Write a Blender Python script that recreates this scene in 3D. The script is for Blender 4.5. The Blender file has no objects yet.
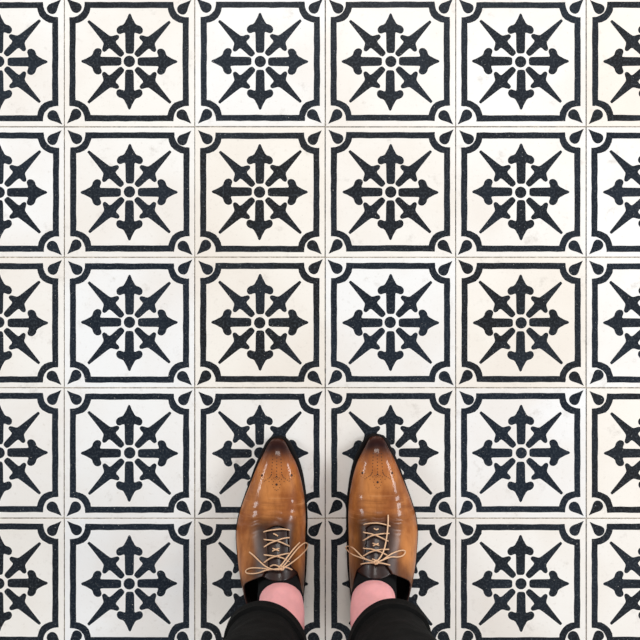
import bpy, bmesh, math, random
from mathutils import Vector, noise
from mathutils.geometry import delaunay_2d_cdt
PI = math.pi
col = bpy.context.scene.collection
CAM_H = 1.5
K = 0.0015326            # metres of floor per pixel of the survey photograph

# ------------------------------------------------------------------ helpers
def obj(name, me, mats=(), parent=None, smooth=True, **props):
    for m in mats: me.materials.append(m)
    if smooth:
        for p in me.polygons: p.use_smooth = True
    o = bpy.data.objects.new(name, me); col.objects.link(o)
    if parent: o.parent = parent
    for k, v in props.items(): o[k] = v
    return o

def mesh(verts, faces, name='m'):
    me = bpy.data.meshes.new(name); me.from_pydata([tuple(v) for v in verts], [], faces); me.update(); return me

def lerp_tab(tab):
    """monotone cubic interpolation through (x, y) pairs"""
    xs = [a for a, b in tab]; ys = [b for a, b in tab]; n = len(xs)
    d = [(ys[i+1]-ys[i])/(xs[i+1]-xs[i]) for i in range(n-1)]
    m = [d[0]] + [0 if d[i-1]*d[i] <= 0 else 2*d[i-1]*d[i]/(d[i-1]+d[i]) for i in range(1, n-1)] + [d[-1]]
    def f(x):
        if x <= xs[0]: return ys[0]
        if x >= xs[-1]: return ys[-1]
        i = 0
        while x > xs[i+1]: i += 1
        h = xs[i+1]-xs[i]; t = (x-xs[i])/h
        return ((2*t**3-3*t*t+1)*ys[i] + (t**3-2*t*t+t)*h*m[i] + (-2*t**3+3*t*t)*ys[i+1] + (t**3-t*t)*h*m[i+1])
    return f

def sstep(a, b, x):
    t = max(0, min(1, (x-a)/(b-a))); return t*t*(3-2*t)

def catmull(pts, n=8, closed=False):
    P = [Vector(p) for p in pts]; out = []
    N = len(P)
    for i in range(N if closed else N-1):
        g = (lambda j: P[j % N]) if closed else (lambda j: P[max(0, min(N-1, j))])
        p0, p1, p2, p3 = g(i-1), g(i), g(i+1), g(i+2)
        for k in range(n):
            t = k/n
            out.append(0.5*((2*p1) + (p2-p0)*t + (2*p0-5*p1+4*p2-p3)*t*t + (3*p1-p0-3*p2+p3)*t**3))
    if not closed: out.append(P[-1])
    return out

def tube(V, F, pts, r, seg=8, flat=1.0):
    base = len(V); n = len(pts)
    for i, p in enumerate(pts):
        t = (pts[min(i+1, n-1)] - pts[max(i-1, 0)])
        if t.length < 1e-9: t = Vector((1, 0, 0))
        t.normalize()
        side = t.cross(Vector((0, 0, 1)))
        if side.length < 1e-3: side = Vector((1, 0, 0))
        side.normalize(); up = side.cross(t)
        for k in range(seg):
            a = 2*PI*k/seg
            V.append(p + side*math.cos(a)*r + up*math.sin(a)*r*flat)
    for i in range(n-1):
        for k in range(seg):
            a = base+i*seg+k; b = base+i*seg+(k+1) % seg
            F.append((a, b, b+seg, a+seg))
    F.append(tuple(base+k for k in range(seg))[::-1]); F.append(tuple(base+(n-1)*seg+k for k in range(seg)))

# ------------------------------------------------------------------ materials
class NT:
    def __init__(s, name):
        s.m = bpy.data.materials.new(name); s.m.use_nodes = True; s.t = s.m.node_tree
        s.b = s.t.nodes['Principled BSDF']
    def n(s, kind, **kw):
        x = s.t.nodes.new(kind)
        for k, v in kw.items():
            if k.startswith('i_'):
                key = k[2:].replace('_', ' ')
                x.inputs[key].default_value = v
            else: setattr(x, k, v)
        return x
    def l(s, a, b): s.t.links.new(a, b)
    def math(s, op, a, b=None, c=None, clamp=False):
        x = s.t.nodes.new('ShaderNodeMath'); x.operation = op; x.use_clamp = clamp
        for i, v in enumerate((a, b, c)):
            if v is None: continue
            if isinstance(v, (int, float)): x.inputs[i].default_value = v
            else: s.l(v, x.inputs[i])
        return x.outputs[0]
    def ramp(s, v, a, b, smooth=True):
        x = s.t.nodes.new('ShaderNodeMapRange'); x.interpolation_type = 'SMOOTHSTEP' if smooth else 'LINEAR'
        s.l(v, x.inputs[0]); x.inputs[1].default_value = a; x.inputs[2].default_value = b
        return x.outputs[0]
    def mix(s, f, a, b, mode='MIX'):
        x = s.t.nodes.new('ShaderNodeMix'); x.data_type = 'RGBA'; x.blend_type = mode
        if isinstance(f, (int, float)): x.inputs[0].default_value = f
        else: s.l(f, x.inputs[0])
        for i, v in ((6, a), (7, b)):
            if isinstance(v, (tuple, list)): x.inputs[i].default_value = (*v, 1)
            else: s.l(v, x.inputs[i])
        return x.outputs[2]
    def noise(s, scale, vec, detail=3, rough=.5):
        x = s.n('ShaderNodeTexNoise'); x.inputs['Scale'].default_value = scale
        x.inputs['Detail'].default_value = detail; x.inputs['Roughness'].default_value = rough
        s.l(vec, x.inputs['Vector']); return x.outputs['Fac']
    def bump(s, h, strength, dist):
        x = s.n('ShaderNodeBump'); x.inputs['Strength'].default_value = strength; x.inputs['Distance'].default_value = dist
        s.l(h, x.inputs['Height']); s.l(x.outputs[0], s.b.inputs['Normal'])
    def coords(s): return s.t.nodes.new('ShaderNodeTexCoord').outputs['Object']
    def scaled(s, vec, sc):
        x = s.n('ShaderNodeMapping'); x.inputs['Scale'].default_value = sc; s.l(vec, x.inputs[0]); return x.outputs[0]

def srgb(r, g, b):
    f = lambda c: (c/255/12.92) if c/255 <= .04045 else ((c/255+.055)/1.055)**2.4
    return (f(r), f(g), f(b))

def mat_tile_white():
    m = NT('white_cement'); v = m.coords()
    tint = m.n('ShaderNodeAttribute', attribute_name='tile_tint').outputs['Fac']
    big = m.ramp(m.noise(4.5, v, 4, .55), .38, .66)
    c = m.mix(tint, srgb(234, 234, 235), srgb(235, 229, 221))
    c = m.mix(m.math('MULTIPLY', big, .42), c, srgb(220, 208, 196))
    fine = m.ramp(m.noise(160, v, 4, .65), .56, .78)
    c = m.mix(m.math('MULTIPLY', fine, .38), c, srgb(196, 186, 176))
    smudge = m.ramp(m.noise(26, v, 6, .75), .56, .74)
    c = m.mix(m.math('MULTIPLY', smudge, .50), c, srgb(182, 174, 166))
    dots = m.ramp(m.noise(420, v, 2, .5), .74, .80)
    c = m.mix(m.math('MULTIPLY', dots, .8), c, srgb(120, 112, 105))
    m.l(c, m.b.inputs['Base Color'])
    r = m.math('MULTIPLY_ADD', m.noise(30, v, 4), .25, .26); m.l(r, m.b.inputs['Roughness'])
    m.bump(m.noise(90, v, 4, .6), .12, .001)
    return m.m

def mat_tile_black():
    m = NT('charcoal_cement'); v = m.coords()
    big = m.ramp(m.noise(9, v, 5, .6), .35, .7)
    tint = m.n('ShaderNodeAttribute', attribute_name='tile_tint').outputs['Fac']
    c = m.mix(tint, srgb(18, 27, 38), srgb(24, 25, 27))
    c = m.mix(m.math('MULTIPLY', big, .5), c, srgb(34, 43, 54))
    mott = m.ramp(m.noise(300, v, 3, .6), .45, .7)
    c = m.mix(m.math('MULTIPLY', mott, .45), c, srgb(72, 78, 84))
    dots = m.ramp(m.noise(430, v, 2, .5), .70, .76)
    c = m.mix(m.math('MULTIPLY', dots, .8), c, srgb(190, 186, 180))
    m.l(c, m.b.inputs['Base Color'])
    r = m.math('MULTIPLY_ADD', m.noise(30, v, 4), .25, .28); m.l(r, m.b.inputs['Roughness'])
    m.b.inputs['Specular IOR Level'].default_value = .15
    m.bump(m.noise(120, v, 4, .6), .15, .001)
    return m.m

def mat_grout():
    m = NT('grout'); v = m.coords()
    dark = m.n('ShaderNodeAttribute', attribute_name='tile_tint').outputs['Fac']
    n1 = m.ramp(m.noise(38, v, 4, .7), .36, .62)
    n2 = m.ramp(m.noise(300, v, 3, .7), .35, .6)
    light = m.mix(n2, srgb(205, 196, 182), srgb(150, 138, 122))
    dk = m.mix(n2, srgb(120, 110, 100), srgb(38, 36, 34))
    f = m.math('ADD', m.math('MULTIPLY', n1, .65), dark, clamp=True)
    m.l(m.mix(f, light, dk), m.b.inputs['Base Color']); m.b.inputs['Roughness'].default_value = .9
    return m.m

def mat_leather():
    m = NT('burnished_tan_leather'); v = m.coords()
    s = m.n('ShaderNodeSeparateXYZ'); m.l(v, s.inputs[0]); X, Y = s.outputs[0], s.outputs[1]
    warp = m.noise(30, v, 3)
    ax = m.math('ABSOLUTE', X)
    # mottled tan dye
    blot = m.ramp(m.noise(22, m.scaled(v, (1, .6, 1)), 5, .6), .33, .68)
    c = m.mix(blot, srgb(190, 122, 66), srgb(132, 72, 32))
    strk = m.ramp(m.noise(55, m.scaled(v, (1, .25, .6)), 5, .65), .5, .72)
    c = m.mix(m.math('MULTIPLY', strk, .5), c, srgb(120, 68, 30))
    # mid-vamp rubbed lighter
    # burnished toe
    d = m.math('ADD', Y, m.math('MULTIPLY', warp, .016))
    toe = m.ramp(d, -.036, -.004)
    c = m.mix(m.math('MULTIPLY', m.ramp(d, -.060, -.012), .45), c, srgb(140, 58, 18))
    c = m.mix(toe, c, srgb(34, 8, 7))
    # dark burnish round the lacing
    dx = m.math('MAXIMUM', m.math('SUBTRACT', m.math('ABSOLUTE', m.math('ADD', X, .003)), .010), 0)
    dy = m.math('MAXIMUM', m.math('SUBTRACT', m.math('ABSOLUTE', m.math('ADD', Y, .160)), .028), 0)
    dist = m.math('SQRT', m.math('ADD', m.math('MULTIPLY', dx, dx), m.math('MULTIPLY', m.math('MULTIPLY', dy, dy), 1.4)))
    dist = m.math('ADD', dist, m.math('MULTIPLY', warp, .014))
    lac = m.math('SUBTRACT', 1, m.ramp(dist, .015, .044))
    c = m.mix(m.math('MULTIPLY', lac, .92), c, srgb(30, 12, 7))
    # flex creases across the vamp, rubbed darker
    cn = m.noise(1, m.scaled(v, (16, 170, 6)), 4, .6)
    vz = m.math('MULTIPLY', m.ramp(Y, -.135, -.118), m.math('SUBTRACT', 1, m.ramp(Y, -.095, -.070)))
    c = m.mix(m.math('MULTIPLY', m.math('MULTIPLY', m.ramp(cn, .48, .68), vz), .42), c, srgb(110, 60, 28))
    lt = m.math('MULTIPLY', m.math('SUBTRACT', 1, m.ramp(cn, .30, .46)), vz)
    c = m.mix(m.math('MULTIPLY', lt, .35), c, srgb(228, 170, 118))
    # darker quarters near the collar and heel
    q = m.ramp(m.math('MULTIPLY', m.math('SUBTRACT', Y, m.math('MULTIPLY_ADD', ax, -.55, m.math('MULTIPLY', warp, .03))), -1), .165, .205)
    c = m.mix(m.math('MULTIPLY', q, .85), c, srgb(58, 32, 22))
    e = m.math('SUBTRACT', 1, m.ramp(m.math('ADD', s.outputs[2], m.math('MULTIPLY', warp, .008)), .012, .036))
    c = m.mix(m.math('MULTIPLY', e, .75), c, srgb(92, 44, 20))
    m.l(c, m.b.inputs['Base Color'])
    m.b.inputs['Roughness'].default_value = .42; m.b.inputs['Specular IOR Level'].default_value = .10
    m.b.inputs['Coat Weight'].default_value = .24; m.l(m.math('MULTIPLY_ADD', lac, .30, .08), m.b.inputs['Coat Roughness'])
    h = m.math('ADD', m.noise(420, v, 3, .6), m.math('MULTIPLY', m.noise(60, m.scaled(v, (.35, 1.4, .35)), 4, .6), 2.0))
    m.bump(h, .22, .0006)
    return m.m

def plain(name, c, rough=.5, coat=0, nscale=200, var=.25, bump=.2, bd=.0005, spec=.5, sheen=0):
    m = NT(name); v = m.coords()
    f = m.ramp(m.noise(nscale, v, 4, .6), .35, .7)
    m.l(m.mix(f, c, tuple(x*(1-var) for x in c)), m.b.inputs['Base Color'])
    m.b.inputs['Roughness'].default_value = rough; m.b.inputs['Coat Weight'].default_value = coat
    m.b.inputs['Specular IOR Level'].default_value = spec
    if sheen: m.b.inputs['Sheen Weight'].default_value = sheen
    m.bump(m.noise(nscale*2, v, 3, .6), bump, bd)
    return m

M_W, M_B, M_G, M_L = mat_tile_white(), mat_tile_black(), mat_grout(), mat_leather()
M_TONGUE = plain('dark_brown_leather', srgb(40, 15, 9), .40, .10, 90, .45, spec=.3).m
M_LINING = plain('black_lining', srgb(14, 13, 13), .8).m
M_SOLE = plain('black_sole_edge', srgb(14, 9, 8), .5, 0, 120, .4, spec=.1).m
M_PERF = plain('punched_hole', srgb(48, 20, 10), .8).m
M_LACE = plain('waxed_tan_lace', srgb(226, 182, 144), .55, 0, 500, .25, .4).m
M_SOCK = plain('black_knit', srgb(11, 11, 12), .95, 0, 700, .4, .5, .0006, .2).m
_s = plain('skin', srgb(226, 158, 158), .55, 0, 60, .10, .12, .0008, .35)
_s.b.inputs['Subsurface Weight'].default_value = .15; _s.b.inputs['Subsurface Radius'].default_value = (.01, .004, .002)
_s.b.inputs['Subsurface Scale'].default_value = .6
M_SKIN = _s.m
def mat_cloth():
    m = NT('black_cotton_twill'); v = m.coords()
    a = m.ramp(m.noise(90, m.scaled(v, (1, 1, .5)), 5, .65), .38, .7)
    b = m.ramp(m.noise(700, v, 3, .6), .4, .7)
    c = m.mix(a, srgb(5, 5, 5), srgb(11, 11, 10)); c = m.mix(m.math('MULTIPLY', b, .4), c, srgb(18, 18, 17))
    m.l(c, m.b.inputs['Base Color']); m.b.inputs['Roughness'].default_value = .9
    m.b.inputs['Specular IOR Level'].default_value = .12
    m.bump(m.math('ADD', m.math('MULTIPLY', m.noise(60, v, 4, .6), 3), m.noise(900, v, 2)), .35, .0012)
    return m.m
M_CLOTH = mat_cloth()

# ------------------------------------------------------------------ patterned cement tile floor
def chaikin(p, it=2):
    for _ in range(it):
        q = []
        for i in range(len(p)):
            a, b = p[i], p[(i+1) % len(p)]
            q += [(a[0]*.75+b[0]*.25, a[1]*.75+b[1]*.25), (a[0]*.25+b[0]*.75, a[1]*.25+b[1]*.75)]
        p = q
    return p

def rot(p, a):
    c, s = math.cos(a), math.sin(a); return [(x*c-y*s, x*s+y*c) for x, y in p]

def pattern(rng):
    """inlay outlines of one tile, in units of half a tile; each motif slightly hand-wobbled"""
    def wob(p, a=.006):
        dx, dy = rng.uniform(-a, a), rng.uniform(-a, a); k = 1+rng.uniform(-.012, .012)
        return [(x*k+dx, y*k+dy) for x, y in p]
    shapes = []
    half = [(.0, .126), (.046, .128), (.064, .155), (.068, .20), (.070, .41), (.074, .450), (.105, .443), (.150, .424), (.192, .442), (.206, .490), (.188, .532),
            (.150, .560), (.112, .567), (.084, .590), (.066, .628), (.038, .675), (.016, .742)]
    arrow = half + [(-x, y) for x, y in half[:0:-1]]
    for k in range(4): shapes.append(rot(wob(chaikin(arrow)), k*PI/2))
    hd = [(.136, .0), (.138, .034), (.172, .052), (.25, .056), (.345, .062), (.368, .078), (.364, .130), (.378, .168), (.418, .172), (.444, .135), (.470, .084), (.505, .066),
          (.86, .024), (.888, .020)]
    dag = hd + [(x, -y) for x, y in hd[:0:-1]]
    for k in range(4): shapes.append(rot(wob(chaikin(dag)), k*PI/2+PI/4))
    disc = [(.088*math.cos(t*PI/10), .088*math.sin(t*PI/10)) for t in range(20)]
    shapes.append(wob(disc))
    drop = [(.960, .960), (.930, .945), (.86, .914), (.768, .884), (.727, .818), (.758, .745), (.83, .720), (.885, .755), (.914, .86), (.945, .930)]
    for k in range(4): shapes.append(rot(wob(chaikin(drop), .005), k*PI/2))
    o, i_ = .914, .820
    corner_o = [(.680, o), (.683, .880), (.686, .845), (.705, .785), (.738, .738), (.785, .705), (.845, .686), (.880, .683), (o, .680)]
    corner_i = [(.590, i_), (.600, .770), (.628, .700), (.672, .652), (.720, .622), (.770, .600), (i_, .590)]
    out, inn = [], []
    for k in range(4):
        a = -k*PI/2
        out += rot(corner_o, a); inn += rot(corner_i, a)
    def edges(p):      # subdivide long runs so the painted band waves a little
        q = []
        for j in range(len(p)):
            a, b = p[j], p[(j+1) % len(p)]; L = math.dist(a, b); n = max(1, int(L/.12))
            q += [(a[0]+(b[0]-a[0])*t/n, a[1]+(b[1]-a[1])*t/n) for t in range(n)]
        return [(x+rng.uniform(-.0035, .0035), y+rng.uniform(-.0035, .0035)) for x, y in q]
    dx, dy = rng.uniform(-.006, .006), rng.uniform(-.006, .006)
    sh = lambda p: [(x+dx, y+dy) for x, y in edges(p)]
    return shapes, sh(out), sh(inn)

def tile_geo(seed, hw, bev):
    rng = random.Random(seed); shapes, out, inn = pattern(rng)
    e = hw-bev
    V, F = [], []
    def add(p):
        if sum(p[i-1][0]*p[i][1]-p[i][0]*p[i-1][1] for i in range(len(p))) < 0: p = p[::-1]
        b = len(V); V.extend(Vector(q) for q in p); F.append(list(range(b, b+len(p))))
    n = 6; sq = []
    for (a, b) in (((-1, -1), (1, -1)), ((1, -1), (1, 1)), ((1, 1), (-1, 1)), ((-1, 1), (-1, -1))):
        for k in range(n): sq.append(((a[0]+(b[0]-a[0])*k/n), (a[1]+(b[1]-a[1])*k/n)))
    S = .1; add([(x*e, y*e) for x, y in sq])
    for p in [out, inn] + shapes: add([(x*S, y*S) for x, y in p])
    v, ed, f, ov, oe, of = delaunay_2d_cdt(V, [], F, 1, 1e-7)
    faces = []
    for fc, src in zip(f, of):
        s = set(src); black = (1 in s and 2 not in s) or any(k >= 3 for k in s)
        faces.append((tuple(fc), 1 if black else 0))
    return [(p.x, p.y, 0) for p in v], faces, [(x, y) for x, y in sq], e

def build_floor():
    T = .2; hw = .0993; bev = .0005; depth = .0007
    gx, gy = (325.2-320)*K, (320-387.8)*K
    variants = [tile_geo(s, hw, bev) for s in range(10)]
    V, F, MI, TI = [], [], [], []
    rng = random.Random(5)
    for i in range(-7, 7):
        for j in range(-7, 7):
            v, f, sq, e = variants[rng.randrange(10)]
            q = rng.randrange(4); ca, sa = [(1, 0), (0, 1), (-1, 0), (0, -1)][q]
            cx, cy = gx+(i+.5)*T+rng.uniform(-.0002, .0002), gy+(j+.5)*T+rng.uniform(-.0002, .0002)
            tilt = rng.uniform(-.0012, .0012), rng.uniform(-.0012, .0012); t = rng.random()
            def put(x, y, z=0):
                X, Y = x*ca-y*sa, x*sa+y*ca
                V.append((cx+X, cy+Y, z+tilt[0]*X+tilt[1]*Y))
            b = len(V)
            for p in v: put(*p)
            for fc, mi in f:
                F.append(tuple(b+k for k in fc)); MI.append(mi); TI.append(t)
            n = len(sq)
            r0 = len(V); [put(x*e, y*e) for x, y in sq]
            r1 = len(V); [put(x*(e+bev*.7), y*(e+bev*.7), -.00025) for x, y in sq]
            r2 = len(V); [put(x*(e+bev), y*(e+bev), -depth*2) for x, y in sq]
            for ra, rb in ((r0, r1), (r1, r2)):
                for k in range(n):
                    F.append((ra+k, rb+k, rb+(k+1) % n, ra+(k+1) % n)); MI.append(0); TI.append(t)
    # grout in the joints: vertical joints dirtier than horizontal ones
    x0, x1, y0, y1 = gx-7*T, gx+7*T, gy-7*T, gy+7*T
    for k in range(-7, 8):
        for vert in (0, 1):
            c = (gx if vert else gy)+k*T; w = .0011; b = len(V); z = -depth + (0 if vert else .0002)
            if vert: V += [(c-w, y0, z), (c+w, y0, z), (c+w, y1, z), (c-w, y1, z)]
            else: V += [(x0, c-w, z), (x1, c-w, z), (x1, c+w, z), (x0, c+w, z)]
            F.append((b, b+1, b+2, b+3)); MI.append(2); TI.append(rng.uniform(.18, .6) if vert else rng.uniform(-.15, .2))
    me = mesh(V, F, 'floor')
    at = me.attributes.new('tile_tint', 'FLOAT', 'FACE'); at.data.foreach_set('value', TI)
    o = obj('floor', me, (M_W, M_B, M_G), smooth=False, kind='structure')
    me.polygons.foreach_set('material_index', MI)
    o['label'] = 'square white cement tiles with a charcoal star and frame pattern'
    # the slab below
    V = [(x0, y0, -.02), (x1, y0, -.02), (x1, y1, -.02), (x0, y1, -.02), (x0, y0, -.0016), (x1, y0, -.0016), (x1, y1, -.0016), (x0, y1, -.0016)]
    F = [(3, 2, 1, 0), (4, 5, 6, 7), (0, 1, 5, 4), (1, 2, 6, 5), (2, 3, 7, 6), (3, 0, 4, 7)]
    obj('subfloor', mesh(V, F, 'subfloor'), (M_G,), smooth=False, kind='structure')
build_floor()

# ------------------------------------------------------------------ the shoe last (right foot; local x to the outside, y = -s from toe, metres)
mm = lambda t: lerp_tab([(a/1000, b/1000) for a, b in t])
OL = mm([(0, 0), (.6, -5.8), (1.6, -9), (4, -12.6), (9, -16.2), (16, -19.5), (38, -30), (66, -38), (95, -42.5), (124, -44), (145, -43.5), (183, -43), (212, -41.5), (241, -38.5), (265, -35), (285, -28), (297, -18), (302, -9), (304, 0)])
OR = mm([(0, 0), (.6, 5.8), (1.6, 9), (4, 12.6), (9, 16), (16, 19.2), (38, 30), (66, 41.5), (95, 53), (124, 61.5), (145, 64), (183, 60.5), (212, 54.5), (241, 46), (265, 38), (285, 30), (297, 19), (302, 9), (304, 0)])
HH = mm([(0, 19), (3, 25), (9, 31), (20, 37), (40, 43.5), (66, 48), (95, 54), (120, 62), (145, 73), (170, 86), (192, 98), (215, 113), (240, 122), (304, 122)])
XC = mm([(0, 0), (60, 0), (110, -1), (160, -4), (195, -7), (240, -5), (304, 0)])
ZB = mm([(0, 7), (25, 3), (60, .3), (80, 0), (135, 0), (170, 6), (205, 16), (230, 20), (304, 21)])     # underside of the sole
EX = lerp_tab([(0, 2.4), (.05, 2.5), (.10, 2.3), (.14, 1.95), (.18, 1.8), (.23, 2.1), (.304, 2.3)])
SOLE_T = .0055

def section(s, u, side, crease=None):
    """u 0 at the feather edge, 1 at the ridge; side -1 inner, +1 outer"""
    z0 = ZB(s)+SOLE_T; h = HH(s); n = EX(s); xc = XC(s)
    edge = OR(s) if side > 0 else OL(s)
    w = (edge-xc)
    a = u*PI/2; cx = math.cos(a)**(2/n); sz = math.sin(a)**(2/n)
    # wall bellies out a little above the welt, then leans in
    tuck = .0035*(1-sstep(0, .016, (h-z0)*sz))*min(1, abs(w)/.02)
    x = xc + w*cx - side*tuck
    z = z0 + (h-z0)*sz
    if crease: z -= crease(x, s)*(.3+.7*sz)
    return x, z

def surf_z(x, s, crease=None):
    side = 1 if x > XC(s) else -1
    lo, hi = 0.02, 1.0
    for _ in range(30):
        mid = (lo+hi)/2
        if abs(section(s, mid, side)[0]-XC(s)) > abs(x-XC(s)): lo = mid
        else: hi = mid
    return section(s, lo, side, crease)[1]

THROAT, LTOP = .122, .190
def gap(s):
    if s < THROAT: return 0
    g = .0165*math.sqrt(min(1, max(0, (s-THROAT)/.007)))
    return g + .009*sstep(.176, .191, s)
def u_of_x(s, g, side):
    lo, hi = 0., 1.
    for _ in range(40):
        mid = (lo+hi)/2
        if abs(section(s, mid, side)[0]-XC(s)) > g: lo = mid
        else: hi = mid
    return lo
def u_of_z(s, z, side):
    lo, hi = 0., 1.
    for _ in range(40):
        mid = (lo+hi)/2
        if section(s, mid, side)[1] < z: lo = mid
        else: hi = mid
    return lo
def topline(s, side):
    zt = section(LTOP, u_of_x(LTOP, gap(LTOP), side), side)[1]
    low = .062 if side > 0 else .066
    z = zt + (low-zt)*sstep(.187, .214, s)
    return z + (.078-low)*sstep(.250, .300, s)
def u_end(s, side):
    if s <= THROAT: return 1.
    if s <= LTOP: return u_of_x(s, gap(s), side)
    return u_of_z(s, topline(s, side), side)

def stations():
    S = [0, .0001, .0002, .0004, .0007, .001, .002, .0035, .0055]; s = .008
    while s < .296: S.append(s); s += .0016 if s < .2 else .003
    S += [THROAT+d for d in (0, .0004, .0012, .0025, .004)] + [LTOP]
    S += [.298, .3, .3015, .3028, .3036, .304]
    return sorted(set(round(x, 5) for x in S))

def crease_fn(lines, seed):
    def f(x, s):
        d = 0
        for s0, slope, curv, amp, w, xa, xb in lines:
            sc = s0 + slope*x + curv*x*x + .0012*math.sin(x*260+seed)
            fade = sstep(xa-.01, xa+.012, x)*(1-sstep(xb-.012, xb+.01, x))
            t = (s-sc)/w
            d += fade*amp*(math.exp(-t*t) - .55*math.exp(-((t-2.1)/1.4)**2))
        d += .00018*noise.noise(Vector((x*45+seed, s*70, 0)))*sstep(.05, .09, s)
        return d
    return f

def make_shoe(sgn, loc, lines, seed, laces, label, person):
    cr = crease_fn(lines, seed)
    P = lambda x, s, z: Vector((sgn*x, -s, z))
    root = None
    # --- upper
    S = stations(); NU = 44
    V, F = [], []
    idx = {}
    for side in (-1, 1):
        for i, s in enumerate(S):
            ue = u_end(s, side)
            for k in range(NU+1):
                u = ue*(k/NU)
                x, z = section(s, u, side, cr)
                idx[side, i, k] = len(V); V.append(P(x, s, z))
        for i in range(len(S)-1):
            for k in range(NU):
                q = (idx[side, i, k], idx[side, i, k+1], idx[side, i+1, k+1], idx[side, i+1, k])
                F.append(q if side*sgn < 0 else q[::-1])
    me = mesh(V, F); bm = bmesh.new(); bm.from_mesh(me)
    bmesh.ops.remove_doubles(bm, verts=bm.verts, dist=2e-5)
    bmesh.ops.recalc_face_normals(bm, faces=bm.faces)
    c = sum((f.normal.z*f.calc_area() for f in bm.faces))
    if c < 0: bmesh.ops.reverse_faces(bm, faces=bm.faces)
    bm.to_mesh(me); bm.free()
    shoe = obj('shoe', me, (M_L, M_LINING, M_TONGUE), person); shoe.location = loc; shoe['label'] = label
    md = shoe.modifiers.new('thickness', 'SOLIDIFY'); md.thickness = .0022; md.offset = -1; md.material_offset = 1; md.use_rim = True; md.material_offset_rim = 2
    # --- sole, with welt showing round the toe
    def outline(off, s0=0., s1=.304):
        A = [s for s in S if s0 <= s <= s1]; step = A[::3]
        if step[-1] != A[-1]: step.append(A[-1])
        pts = []
        for s in step: pts.append((OL(s), s))
        right = [(OR(s), s) for s in step][::-1]
        if OR(step[-1])-OL(step[-1]) < 1e-4: right = right[1:]
        pts += right
        if abs(OR(step[0])-OL(step[0])) < 1e-4: pts = pts[:-1]
        n = len(pts); out = []
        for i, (x, s) in enumerate(pts):
            (ax, as_), (bx, bs) = pts[i-1], pts[(i+1) % n]
            t = Vector((bx-ax, bs-as_)); t.normalize(); nn = Vector((-t.y, t.x))
            cen = Vector((.004, .15)); 
            if nn.dot(Vector((x, s))-cen) < 0: nn = -nn
            o = off(x, s); out.append((x+nn.x*o, s+nn.y*o))
        return out
    def woff(x, s):
        inner = x < XC(s)
        return (.0026*(1-sstep(.02, .10, s)) + (.0016 if inner else .0004))*(1-.5*sstep(.2, .25, s)) + (.0008 if s > .25 else 0)
    def slab(pts, zt, zb, bev=.0012, k_in=.0):
        n = len(pts); V = []; cen = Vector((sum(p[0] for p in pts)/n, sum(p[1] for p in pts)/n))
        def ring(ins, zf):
            for x, s in pts:
                d = cen-Vector((x, s)); d.normalize(); x2, s2 = x+d.x*ins, s+d.y*ins
                V.append(P(x2, s2, zf(max(0, min(.304, s2)))))
        ring(.012, zt); ring(bev, zt); ring(0, lambda s: zt(s)-bev); ring(k_in, lambda s: zb(s)+bev*.6); ring(bev+k_in, zb); ring(.012, zb)
        F = []
        for r in range(5):
            for k in range(n):
                F.append((r*n+k, r*n+(k+1) % n, (r+1)*n+(k+1) % n, (r+1)*n+k))
        F.append(tuple(range(n))); F.append(tuple(range(5*n, 6*n)))
        me = mesh(V, F); bm = bmesh.new(); bm.from_mesh(me)
        bmesh.ops.triangulate(bm, faces=[f for f in bm.faces if len(f.verts) > 4])
        bmesh.ops.recalc_face_normals(bm, faces=bm.faces); bm.to_mesh(me); bm.free(); return me
    obj('sole', slab(outline(woff), lambda s: ZB(s)+SOLE_T, ZB), (M_SOLE,), shoe, label='black leather sole edge')
    obj('heel', slab(outline(woff, .228, .304), ZB, lambda s: 0., k_in=.001), (M_SOLE,), shoe)
    # --- tongue, dished just below the facings
    V, F = [], []; NX, NS = 24, 40
    for i in range(NS+1):
        s0 = .116 + (.1955-.116)*i/NS
        for k in range(NX+1):
            t = -1+2*k/NX; w = .021+.008*sstep(.17, .192, s0)
            s = s0 - .006*t*t*sstep(.18, .195, s0)
            x = XC(s)+t*w
            z = surf_z(x, s) - .0034 - .0006*math.cos(t*PI*.5) + .0018*math.sin((s-.116)*150)*.15
            V.append(P(x, s, z))
    for i in range(NS):
        for k in range(NX):
            a = i*(NX+1)+k; F.append((a, a+1, a+NX+2, a+NX+1))
    me = mesh(V, F); bm = bmesh.new(); bm.from_mesh(me); bmesh.ops.recalc_face_normals(bm, faces=bm.faces)
    if sum(f.normal.z for f in bm.faces) < 0: bmesh.ops.reverse_faces(bm, faces=bm.faces)
    bm.to_mesh(me); bm.free()
    t = obj('tongue', me, (M_TONGUE,), shoe, label='dark brown leather tongue behind the laces')
    md = t.modifiers.new('thickness', 'SOLIDIFY'); md.thickness = .0018; md.offset = -1
    # --- brogue medallion punched in the toe
    dots = []
    for i in range(7): dots.append((0, .0215+i*.0047, .6))
    for sx in (-1, 1):
        for i in range(6): dots.append((sx*(.0060+.0003*i), .0235+i*.0047, .6))
        cur = catmull([(sx*.0078, .050, 0), (sx*.0095, .0535, 0), (sx*.0130, .0565, 0), (sx*.0185, .0600, 0)], 6)
        for p in cur[::3]: dots.append((p.x, p.y, .55))
        cur = catmull([(sx*.0020, .0545, 0), (sx*.0060, .0560, 0), (sx*.0120, .0610, 0)], 5)
        for p in cur[::3]: dots.append((p.x, p.y, .5))
        dots.append((sx*.0222, .0520, 1.35))
        for a in range(9):
            an = PI*2*a/9; dots.append((sx*.0222+.0040*math.cos(an), .0520+.0062*math.sin(an), .38))
    dots += [(0, .0530, .95), (0, .0645, 1.25)]
    for a in range(12):
        an = PI*2*a/12; dots.append((.0058*math.cos(an)*(1-.25*abs(math.sin(an))), .0645+.0085*math.sin(an), .45))
    V, F = [], []
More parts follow.
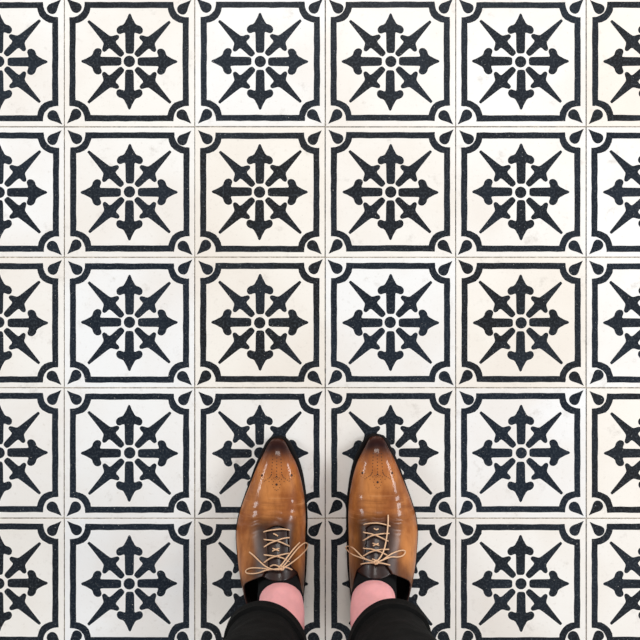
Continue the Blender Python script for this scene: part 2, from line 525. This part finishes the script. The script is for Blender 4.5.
    for x, s, r in dots:
        r *= .00135; x += XC(s); e = .0012
        z = surf_z(x, s, cr); n = Vector((-(surf_z(x+e, s, cr)-surf_z(x-e, s, cr))/(2*e), -(surf_z(x, s+e, cr)-surf_z(x, s-e, cr))/(2*e), 1)).normalized()
        c0 = Vector((x, s, z)); tx = n.orthogonal().normalized(); ty = n.cross(tx); b = len(V); m_ = 10
        for rr, dz in ((r*1.15, -.0004), (r, .00012), (r*.5, .00016)):
            for k in range(m_):
                q = c0 + (tx*math.cos(2*PI*k/m_)+ty*math.sin(2*PI*k/m_))*rr + n*dz; V.append(P(q.x, q.y, q.z))
        for w in range(2):
            for k in range(m_): F.append((b+w*m_+k, b+w*m_+(k+1) % m_, b+(w+1)*m_+(k+1) % m_, b+(w+1)*m_+k))
        F.append(tuple(b+2*m_+k for k in range(m_)))
    obj('medallion', mesh(V, F), (M_PERF,), shoe, label='punched brogue holes on the toe')
    # --- waxed lace: pixel-surveyed plan positions dropped on to the shoe surface
    def local(px, py, lift):
        z = .07
        for _ in range(12):
            k = K*(CAM_H-z)/CAM_H
            xw, yw = (px-320)*k, (320-py)*k
            x, s = (xw-loc[0])*sgn, -(yw-loc[1])
            z = surf_z(max(OL(s)+.001, min(OR(s)-.001, x)), max(.01, min(.195, s))) + lift
        return Vector((sgn*x, -s, z))
    V, F = [], []
    for strand in laces:
        pts = [local(px, py, lift) for px, py, lift in strand]
        tube(V, F, catmull(pts, 8), .00102, 8, .75)
    obj('shoelace', mesh(V, F), (M_LACE,), shoe, label='tan waxed shoelace tied in a bow')
    # --- eyelets
    return shoe

def Z(ox, oy, rows):        # enlarged-crop coordinates to photograph pixels
    return [[(ox+x/8.533, oy+y/8.533, l) for x, y, l in r] for r in rows]
a_, b_, c_ = .0008, .0018, .0032
left_laces = Z(235, 505, [
    [(243, 234, -.0015), (256, 226, .0012), (300, 216, b_), (350, 209, b_), (400, 206, b_), (452, 212, .0012), (466, 218, -.0015)],
    [(246, 292, -.0015), (258, 296, .001), (310, 301, b_), (360, 308, b_), (410, 326, b_), (450, 345, .0012), (464, 352, -.0015)],
    [(246, 362, -.0015), (258, 352, .001), (300, 326, b_), (360, 303, c_), (410, 286, b_), (452, 280, .0012), (466, 278, -.0015)],
    [(246, 424, -.0015), (258, 427, .001), (310, 433, b_), (360, 440, b_), (410, 455, b_), (450, 476, .0012), (462, 486, -.0015)],
    [(246, 496, -.0015), (258, 484, .001), (300, 456, b_), (350, 438, c_), (400, 424, b_), (452, 414, .0012), (466, 414, -.0015)],
    [(328, 245, -.002), (345, 252, -.0005), (366, 266, -.002)],
    [(318, 395, -.002), (345, 382, -.0003), (378, 370, -.002)], [(322, 370, -.002), (345, 380, -.0008), (376, 392, -.002)],
    [(300, 525, 0), (330, 512, b_), (365, 520, c_), (392, 540, .004)],
    [(396, 545, .005), (330, 550, .004), (270, 545, .0035), (200, 538, .003), (130, 540, .003), (94, 560, .003), (100, 580, .003), (140, 586, .003), (200, 580, .003), (270, 556, .0045), (340, 548, .0055), (398, 540, .006)],
    [(122, 402, .002), (160, 432, .0025), (210, 480, .003), (255, 520, .0045), (310, 546, .0065), (370, 552, .0065), (405, 546, .007)],
    [(395, 540, .006), (440, 490, .005), (490, 425, .004), (540, 365, .004), (590, 326, .005), (618, 332, .005), (610, 375, .005), (560, 430, .005), (500, 480, .005), (450, 515, .005), (405, 540, .006)],
    [(372, 535, .005), (410, 495, .0055), (450, 440, .005), (500, 375, .004), (552, 320, .003)],
    [(400, 530, .006), (430, 532, .005), (460, 540, .003), (486, 553, .0025)],
    [(388, 522, .006), (412, 530, .0085), (410, 552, .008), (392, 556, .005)], [(396, 520, .006), (420, 534, .0085), (404, 556, .007)]])
right_laces = Z(345, 505, [
    [(158, 172, -.0015), (170, 164, .001), (220, 156, b_), (280, 155, b_), (330, 164, b_), (372, 176, .0012), (386, 182, -.0015)],
    [(156, 230, -.0015), (168, 236, .001), (220, 246, b_), (265, 260, b_), (310, 280, b_), (356, 303, .0012), (370, 310, -.0015)],
    [(154, 304, -.0015), (168, 296, .001), (215, 268, b_), (262, 254, c_), (320, 245, b_), (366, 243, .0012), (378, 243, -.0015)],
    [(156, 366, -.0015), (168, 372, .001), (220, 376, b_), (265, 388, b_), (320, 408, b_), (360, 430, .0012), (372, 438, -.0015)],
    [(152, 440, -.0015), (166, 430, .001), (210, 405, b_), (262, 388, c_), (315, 380, b_), (362, 379, .0012), (376, 379, -.0015)],
    [(248, 200, -.002), (265, 210, -.0005), (285, 205, -.002)],
    [(236, 326, -.002), (262, 336, -.0003), (290, 346, -.002)], [(240, 348, -.002), (264, 338, -.0008), (286, 328, -.002)],
    [(368, 84, .0005), (368, 140, .003), (364, 200, .0045), (356, 270, .005), (345, 335, .005), (330, 390, .0055), (305, 440, .006), (272, 482, .007)],
    [(255, 490, .006), (200, 472, .005), (140, 452, .004), (70, 425, .0035), (28, 395, .004), (8, 362, .005), (30, 352, .005), (70, 368, .005), (110, 405, .0045), (150, 445, .005), (200, 470, .006), (258, 486, .007)],
    [(262, 492, .006), (310, 475, .005), (350, 448, .004), (400, 415, .0035), (460, 392, .0035), (500, 388, .004), (514, 402, .004), (495, 430, .004), (450, 444, .004), (395, 444, .0045), (340, 462, .0055), (270, 490, .007)],
    [(136, 506, .002), (170, 498, .003), (215, 494, .0045), (262, 494, .006), (300, 495, .005), (340, 502, .0035), (384, 514, .002)],
    [(232, 462, .0035), (255, 470, .006), (268, 490, .0075), (262, 506, .006)], [(275, 470, .0055), (252, 482, .0085), (252, 502, .006)],
    [(282, 480, .007), (276, 500, .0088), (256, 506, .006)]])

# ------------------------------------------------------------------ legs
RLOC, LLOC = (.0855, -.1762, 0), (-.0645, -.1797, 0)
# foot and leg sections: s, x, z, half width, half depth, tilt of the section plane (deg)
LEG = [(.030, .002, .024, .010, .006, 0), (.045, .002, .026, .020, .011, 0), (.075, .003, .028, .030, .014, 0), (.105, .004, .031, .036, .017, 0),
       (.140, .003, .038, .035, .024, 8), (.175, .000, .044, .031, .026, 20), (.208, -.004, .056, .029, .031, 38), (.230, -.008, .077, .032, .038, 60),
       (.242, -.009, .104, .0335, .0425, 80), (.252, -.009, .130, .0325, .039, 88), (.256, -.005, .165, .0315, .036, 90), (.258, .001, .21, .0315, .037, 90),
       (.261, .008, .28, .037, .041, 90), (.263, .010, .35, .043, .047, 90), (.256, .008, .42, .046, .050, 90), (.244, .006, .47, .046, .050, 90), (.244, .004, .52, .048, .050, 90),
       (.252, .000, .62, .058, .062, 90), (.262, -.005, .74, .064, .070, 90), (.270, -.012, .84, .070, .078, 90), (.272, -.02, .90, .072, .082, 90)]
def leg_loft(V, F, sgn, loc, rows, grow=0., seg=40, sub=5):
    rows = [Vector(r[:3]).to_tuple() + r[3:] for r in rows]
    tabs = [lerp_tab([(i, r[k]) for i, r in enumerate(rows)]) for k in range(6)]
    n = (len(rows)-1)*sub; base = len(V)
    for i in range(n+1):
        s, x, z, a, b, t = (f(i/sub) for f in tabs); t = math.radians(t); a += grow; b += grow
        for k in range(seg):
            an = 2*PI*k/seg; u, w = a*math.cos(an), b*math.sin(an)
            # plane spanned by x and a vector tilting from up (0 deg) to forwards/back (90 deg)
            V.append(Vector((loc[0]+sgn*(x+u), loc[1]-(s - w*math.sin(t)), z+w*math.cos(t))))
    for i in range(n):
        for k in range(seg):
            q = (base+i*seg+k, base+i*seg+(k+1) % seg, base+(i+1)*seg+(k+1) % seg, base+(i+1)*seg+k)
            F.append(q)
    F.append(tuple(base+k for k in range(seg))); F.append(tuple(base+n*seg+k for k in range(seg)))

def ellipsoid(V, F, c, r, n=16):
    base = len(V)
    for i in range(n+1):
        t = PI*i/n
        for k in range(2*n):
            p = PI*k/n; V.append(Vector((c[0]+r[0]*math.sin(t)*math.cos(p), c[1]+r[1]*math.sin(t)*math.sin(p), c[2]+r[2]*math.cos(t))))
    for i in range(n):
        for k in range(2*n):
            F.append((base+i*2*n+k, base+(i+1)*2*n+k, base+(i+1)*2*n+(k+1) % (2*n), base+i*2*n+(k+1) % (2*n)))

def remeshed(V, F, voxel, smooth=4):
    me = mesh(V, F); bm = bmesh.new(); bm.from_mesh(me)
    bmesh.ops.remove_doubles(bm, verts=bm.verts, dist=1e-6); bmesh.ops.recalc_face_normals(bm, faces=bm.faces); bm.to_mesh(me); bm.free()
    o = bpy.data.objects.new('tmp', me); col.objects.link(o)
    m = o.modifiers.new('r', 'REMESH'); m.mode = 'VOXEL'; m.voxel_size = voxel
    if smooth: q = o.modifiers.new('s', 'SMOOTH'); q.iterations = smooth; q.factor = .5
    dg = bpy.context.evaluated_depsgraph_get(); dg.update()
    res = bpy.data.meshes.new_from_object(o.evaluated_get(dg)); bpy.data.objects.remove(o); return res

V, F = [], []
for sgn, loc in ((1, RLOC), (-1, LLOC)):
    leg_loft(V, F, sgn, loc, LEG)
    ellipsoid(V, F, (loc[0]-sgn*.004, loc[1]-.272, .055), (.026, .026, .030))
    ellipsoid(V, F, (loc[0]-sgn*.0350, loc[1]-.252, .112), (.008, .015, .014))       # inner ankle bone
    ellipsoid(V, F, (loc[0]+sgn*.018, loc[1]-.262, .104), (.009, .014, .014))        # outer ankle bone
ellipsoid(V, F, (.0105, -.438, .92), (.155, .098, .105))
person = obj('person', remeshed(V, F, .0032), (M_SKIN,), None,
             label='person standing in black trousers and tan lace-up dress shoes, seen from above', category='person')

# socks, just clearing the shoe collar
for sgn, loc in ((1, RLOC), (-1, LLOC)):
    V, F = [], []
    leg_loft(V, F, sgn, loc, LEG[:8], .0025, 40, 6)
    ellipsoid(V, F, (loc[0]-sgn*.004, loc[1]-.272, .055), (.0285, .0285, .033))
    obj('sock', remeshed(V, F, .003), (M_SOCK,), person, label='black low-cut sock inside the %s shoe' % ('right' if sgn > 0 else 'left'))

right_lines = [(.1150, -.02, 5.0, .0012, .0022, -.036, .052), (.1035, .06, 1.5, .0004, .003, -.040, .020), (.094, .08, -1, .0003, .003, -.01, .046),
               (.083, .03, 2, .0003, .003, -.036, .036), (.128, .02, 5, .0006, .0026, .016, .055)]
left_lines = [(.1165, -.10, 4.5, .0011, .0024, .000, .055), (.110, .05, 3.5, .0005, .003, -.036, .010), (.1015, .02, 2, .0005, .003, -.030, .050), (.088, .06, 2, .0003, .003, -.036, .040),
              (.128, .0, 5, .0005, .0026, .016, .055)]
make_shoe(1, RLOC, right_lines, 1.3, right_laces, 'right tan leather dress shoe, its lace end lying straight up the vamp', person)
make_shoe(-1, LLOC, left_lines, 4.1, left_laces, 'left tan leather dress shoe, its right bow loop pointing up and outwards', person)

# ------------------------------------------------------------------ trousers
HEM = .158
CX = .009                                   # trouser leg hangs a little to the outside of the ankle
TR = [(HEM, CX, -.0, .0530, .0500), (.20, CX, 0, .0525, .0510), (.26, CX, 0, .0570, .0560), (.34, CX, 0, .0660, .0650), (.42, CX, 0, .0640, .0680), (.50, .008, .008, .0680, .0740), (.62, .002, .004, .078, .086),
      (.74, -.003, -.006, .087, .096), (.84, -.010, -.014, .092, .104), (.90, -.016, -.018, .092, .108)]
tt = [lerp_tab([(r[0], r[k]) for r in TR]) for k in range(1, 5)]
def ringpt(sgn, loc, z, an, off=0.):
    """outside surface of a trouser leg; an = 0 points outwards, pi/2 points to the toes"""
    cx, cy, a, b = (f(z) for f in tt)
    r = 1 + .065*math.cos(2*(an-1.0))                      # soft oval turned with the foot
    ex = sgn*(cx + (a*r+off)*math.cos(an)); ey = (b*r+off)*math.sin(an)
    p = Vector((loc[0]+ex, loc[1]-.2615+cy+ey, z))
    return p
def folds(p, sgn, z, an):
    n = noise.noise(Vector((math.cos(an)*1.6+sgn*3, math.sin(an)*1.6, z*14)))
    n2 = noise.noise(Vector((math.cos(an)*3+7, math.sin(an)*3+sgn, z*38+an*1.4)))
    return .0035*n + .0016*n2
def leg_shell(V, F, sgn, loc, z0, z1, nz, seg=96, th=.003, inner=.02, off=0., prof=None):
    base = len(V); rows = []
    zs = [z0+(z1-z0)*i/nz for i in range(nz+1)]
    zi = [z0+inner*(1-i/4) for i in range(5)]
    for z in zi[:-1]: rows.append((z, off-th))
    rows.append((z0-.0006, off-th*.5))
    for z in zs: rows.append((z, off+(prof(z) if prof else 0)))
    for z, o in rows:
        for k in range(seg):
            an = 2*PI*k/seg
            zz = max(z, HEM); p = ringpt(sgn, loc, zz, an); d = folds(p, sgn, zz, an)*sstep(HEM-.02, HEM+.08, z)
            p = ringpt(sgn, loc, zz, an, o+d); p.z = z + .006*math.cos(an-.6)*(1-sstep(HEM, HEM+.12, z))*-1
            V.append(p)
    n = len(rows)
    for i in range(n-1):
        for k in range(seg):
            F.append((base+i*seg+k, base+i*seg+(k+1) % seg, base+(i+1)*seg+(k+1) % seg, base+(i+1)*seg+k))
    F.append(tuple(base+k for k in range(seg))); F.append(tuple(base+(n-1)*seg+k for k in range(seg)))

V, F = [], []
for sgn, loc in ((1, RLOC), (-1, LLOC)): leg_shell(V, F, sgn, loc, HEM+.006, .90, 190, 96, .0080, .03)
ellipsoid(V, F, (.0105, -.446, .93), (.176, .118, .12), 24)
me = remeshed(V, F, .0035, 2)
trousers = obj('trousers', me, (M_CLOTH,), person, label='slim black trousers ending above the ankle')
for sgn, loc in ((1, RLOC), (-1, LLOC)):
    V, F = [], []
    def prof(z):
        t = (z-HEM)/.036
        return .0052*min(1, t*6+.35)*(1 - sstep(.86, 1.0, t)) - .0012*math.exp(-((t-.5)/.5)**2)*.6
    leg_shell(V, F, sgn, loc, HEM, HEM+.036, 36, 128, .004, .02, .0, prof)
    me = mesh(V, F); bm = bmesh.new(); bm.from_mesh(me)
    caps = [f for f in bm.faces if len(f.verts) > 4]; bmesh.ops.delete(bm, geom=caps, context='FACES_ONLY')
    bmesh.ops.recalc_face_normals(bm, faces=bm.faces); bm.to_mesh(me); bm.free()
    obj('cuff', me, (M_CLOTH,), trousers)

# ------------------------------------------------------------------ light
w = bpy.data.worlds.new('room_light'); bpy.context.scene.world = w; w.use_nodes = True
w.node_tree.nodes['Background'].inputs[0].default_value = (1, .98, .95, 1); w.node_tree.nodes['Background'].inputs[1].default_value = .56
def area(name, loc, target, size, power, color=(1, 1, 1)):
    l = bpy.data.lights.new(name, 'AREA'); l.shape = 'RECTANGLE'; l.size, l.size_y = size; l.energy = power; l.color = color
    o = bpy.data.objects.new(name, l); col.objects.link(o); o.location = loc
    o.rotation_euler = (Vector(target)-Vector(loc)).to_track_quat('-Z', 'Y').to_euler(); return o
area('window_daylight', (2.4, .62, 1.25), (0, -.2, 0), (.65, .7), 58, (.95, .98, 1))
area('doorway_daylight', (-2.4, .62, 1.2), (0, -.2, 0), (.65, .7), 47, (.9, .96, 1))
area('rear_window_daylight', (2.6, -1.1, 2.0), (0, -.2, 0), (1.2, 1.0), 36, (.96, .985, 1))
area('ceiling_lamp', (.1, 2.2, 2.9), (0, -.1, 0), (1.3, .6), 62, (1, .97, .93))

# ------------------------------------------------------------------ camera
cam = bpy.data.cameras.new('camera'); cam.sensor_width = 36; cam.lens = 36*CAM_H/(640*K)
co = bpy.data.objects.new('camera', cam); col.objects.link(co); co.location = (0, 0, CAM_H); co.rotation_euler = (0, 0, 0)
sc = bpy.context.scene; sc.camera = co
sc.view_settings.view_transform = 'Standard'; sc.view_settings.look = 'None'; sc.view_settings.gamma = 1; sc.view_settings.use_curve_mapping = False
sc.view_settings.exposure = -.46
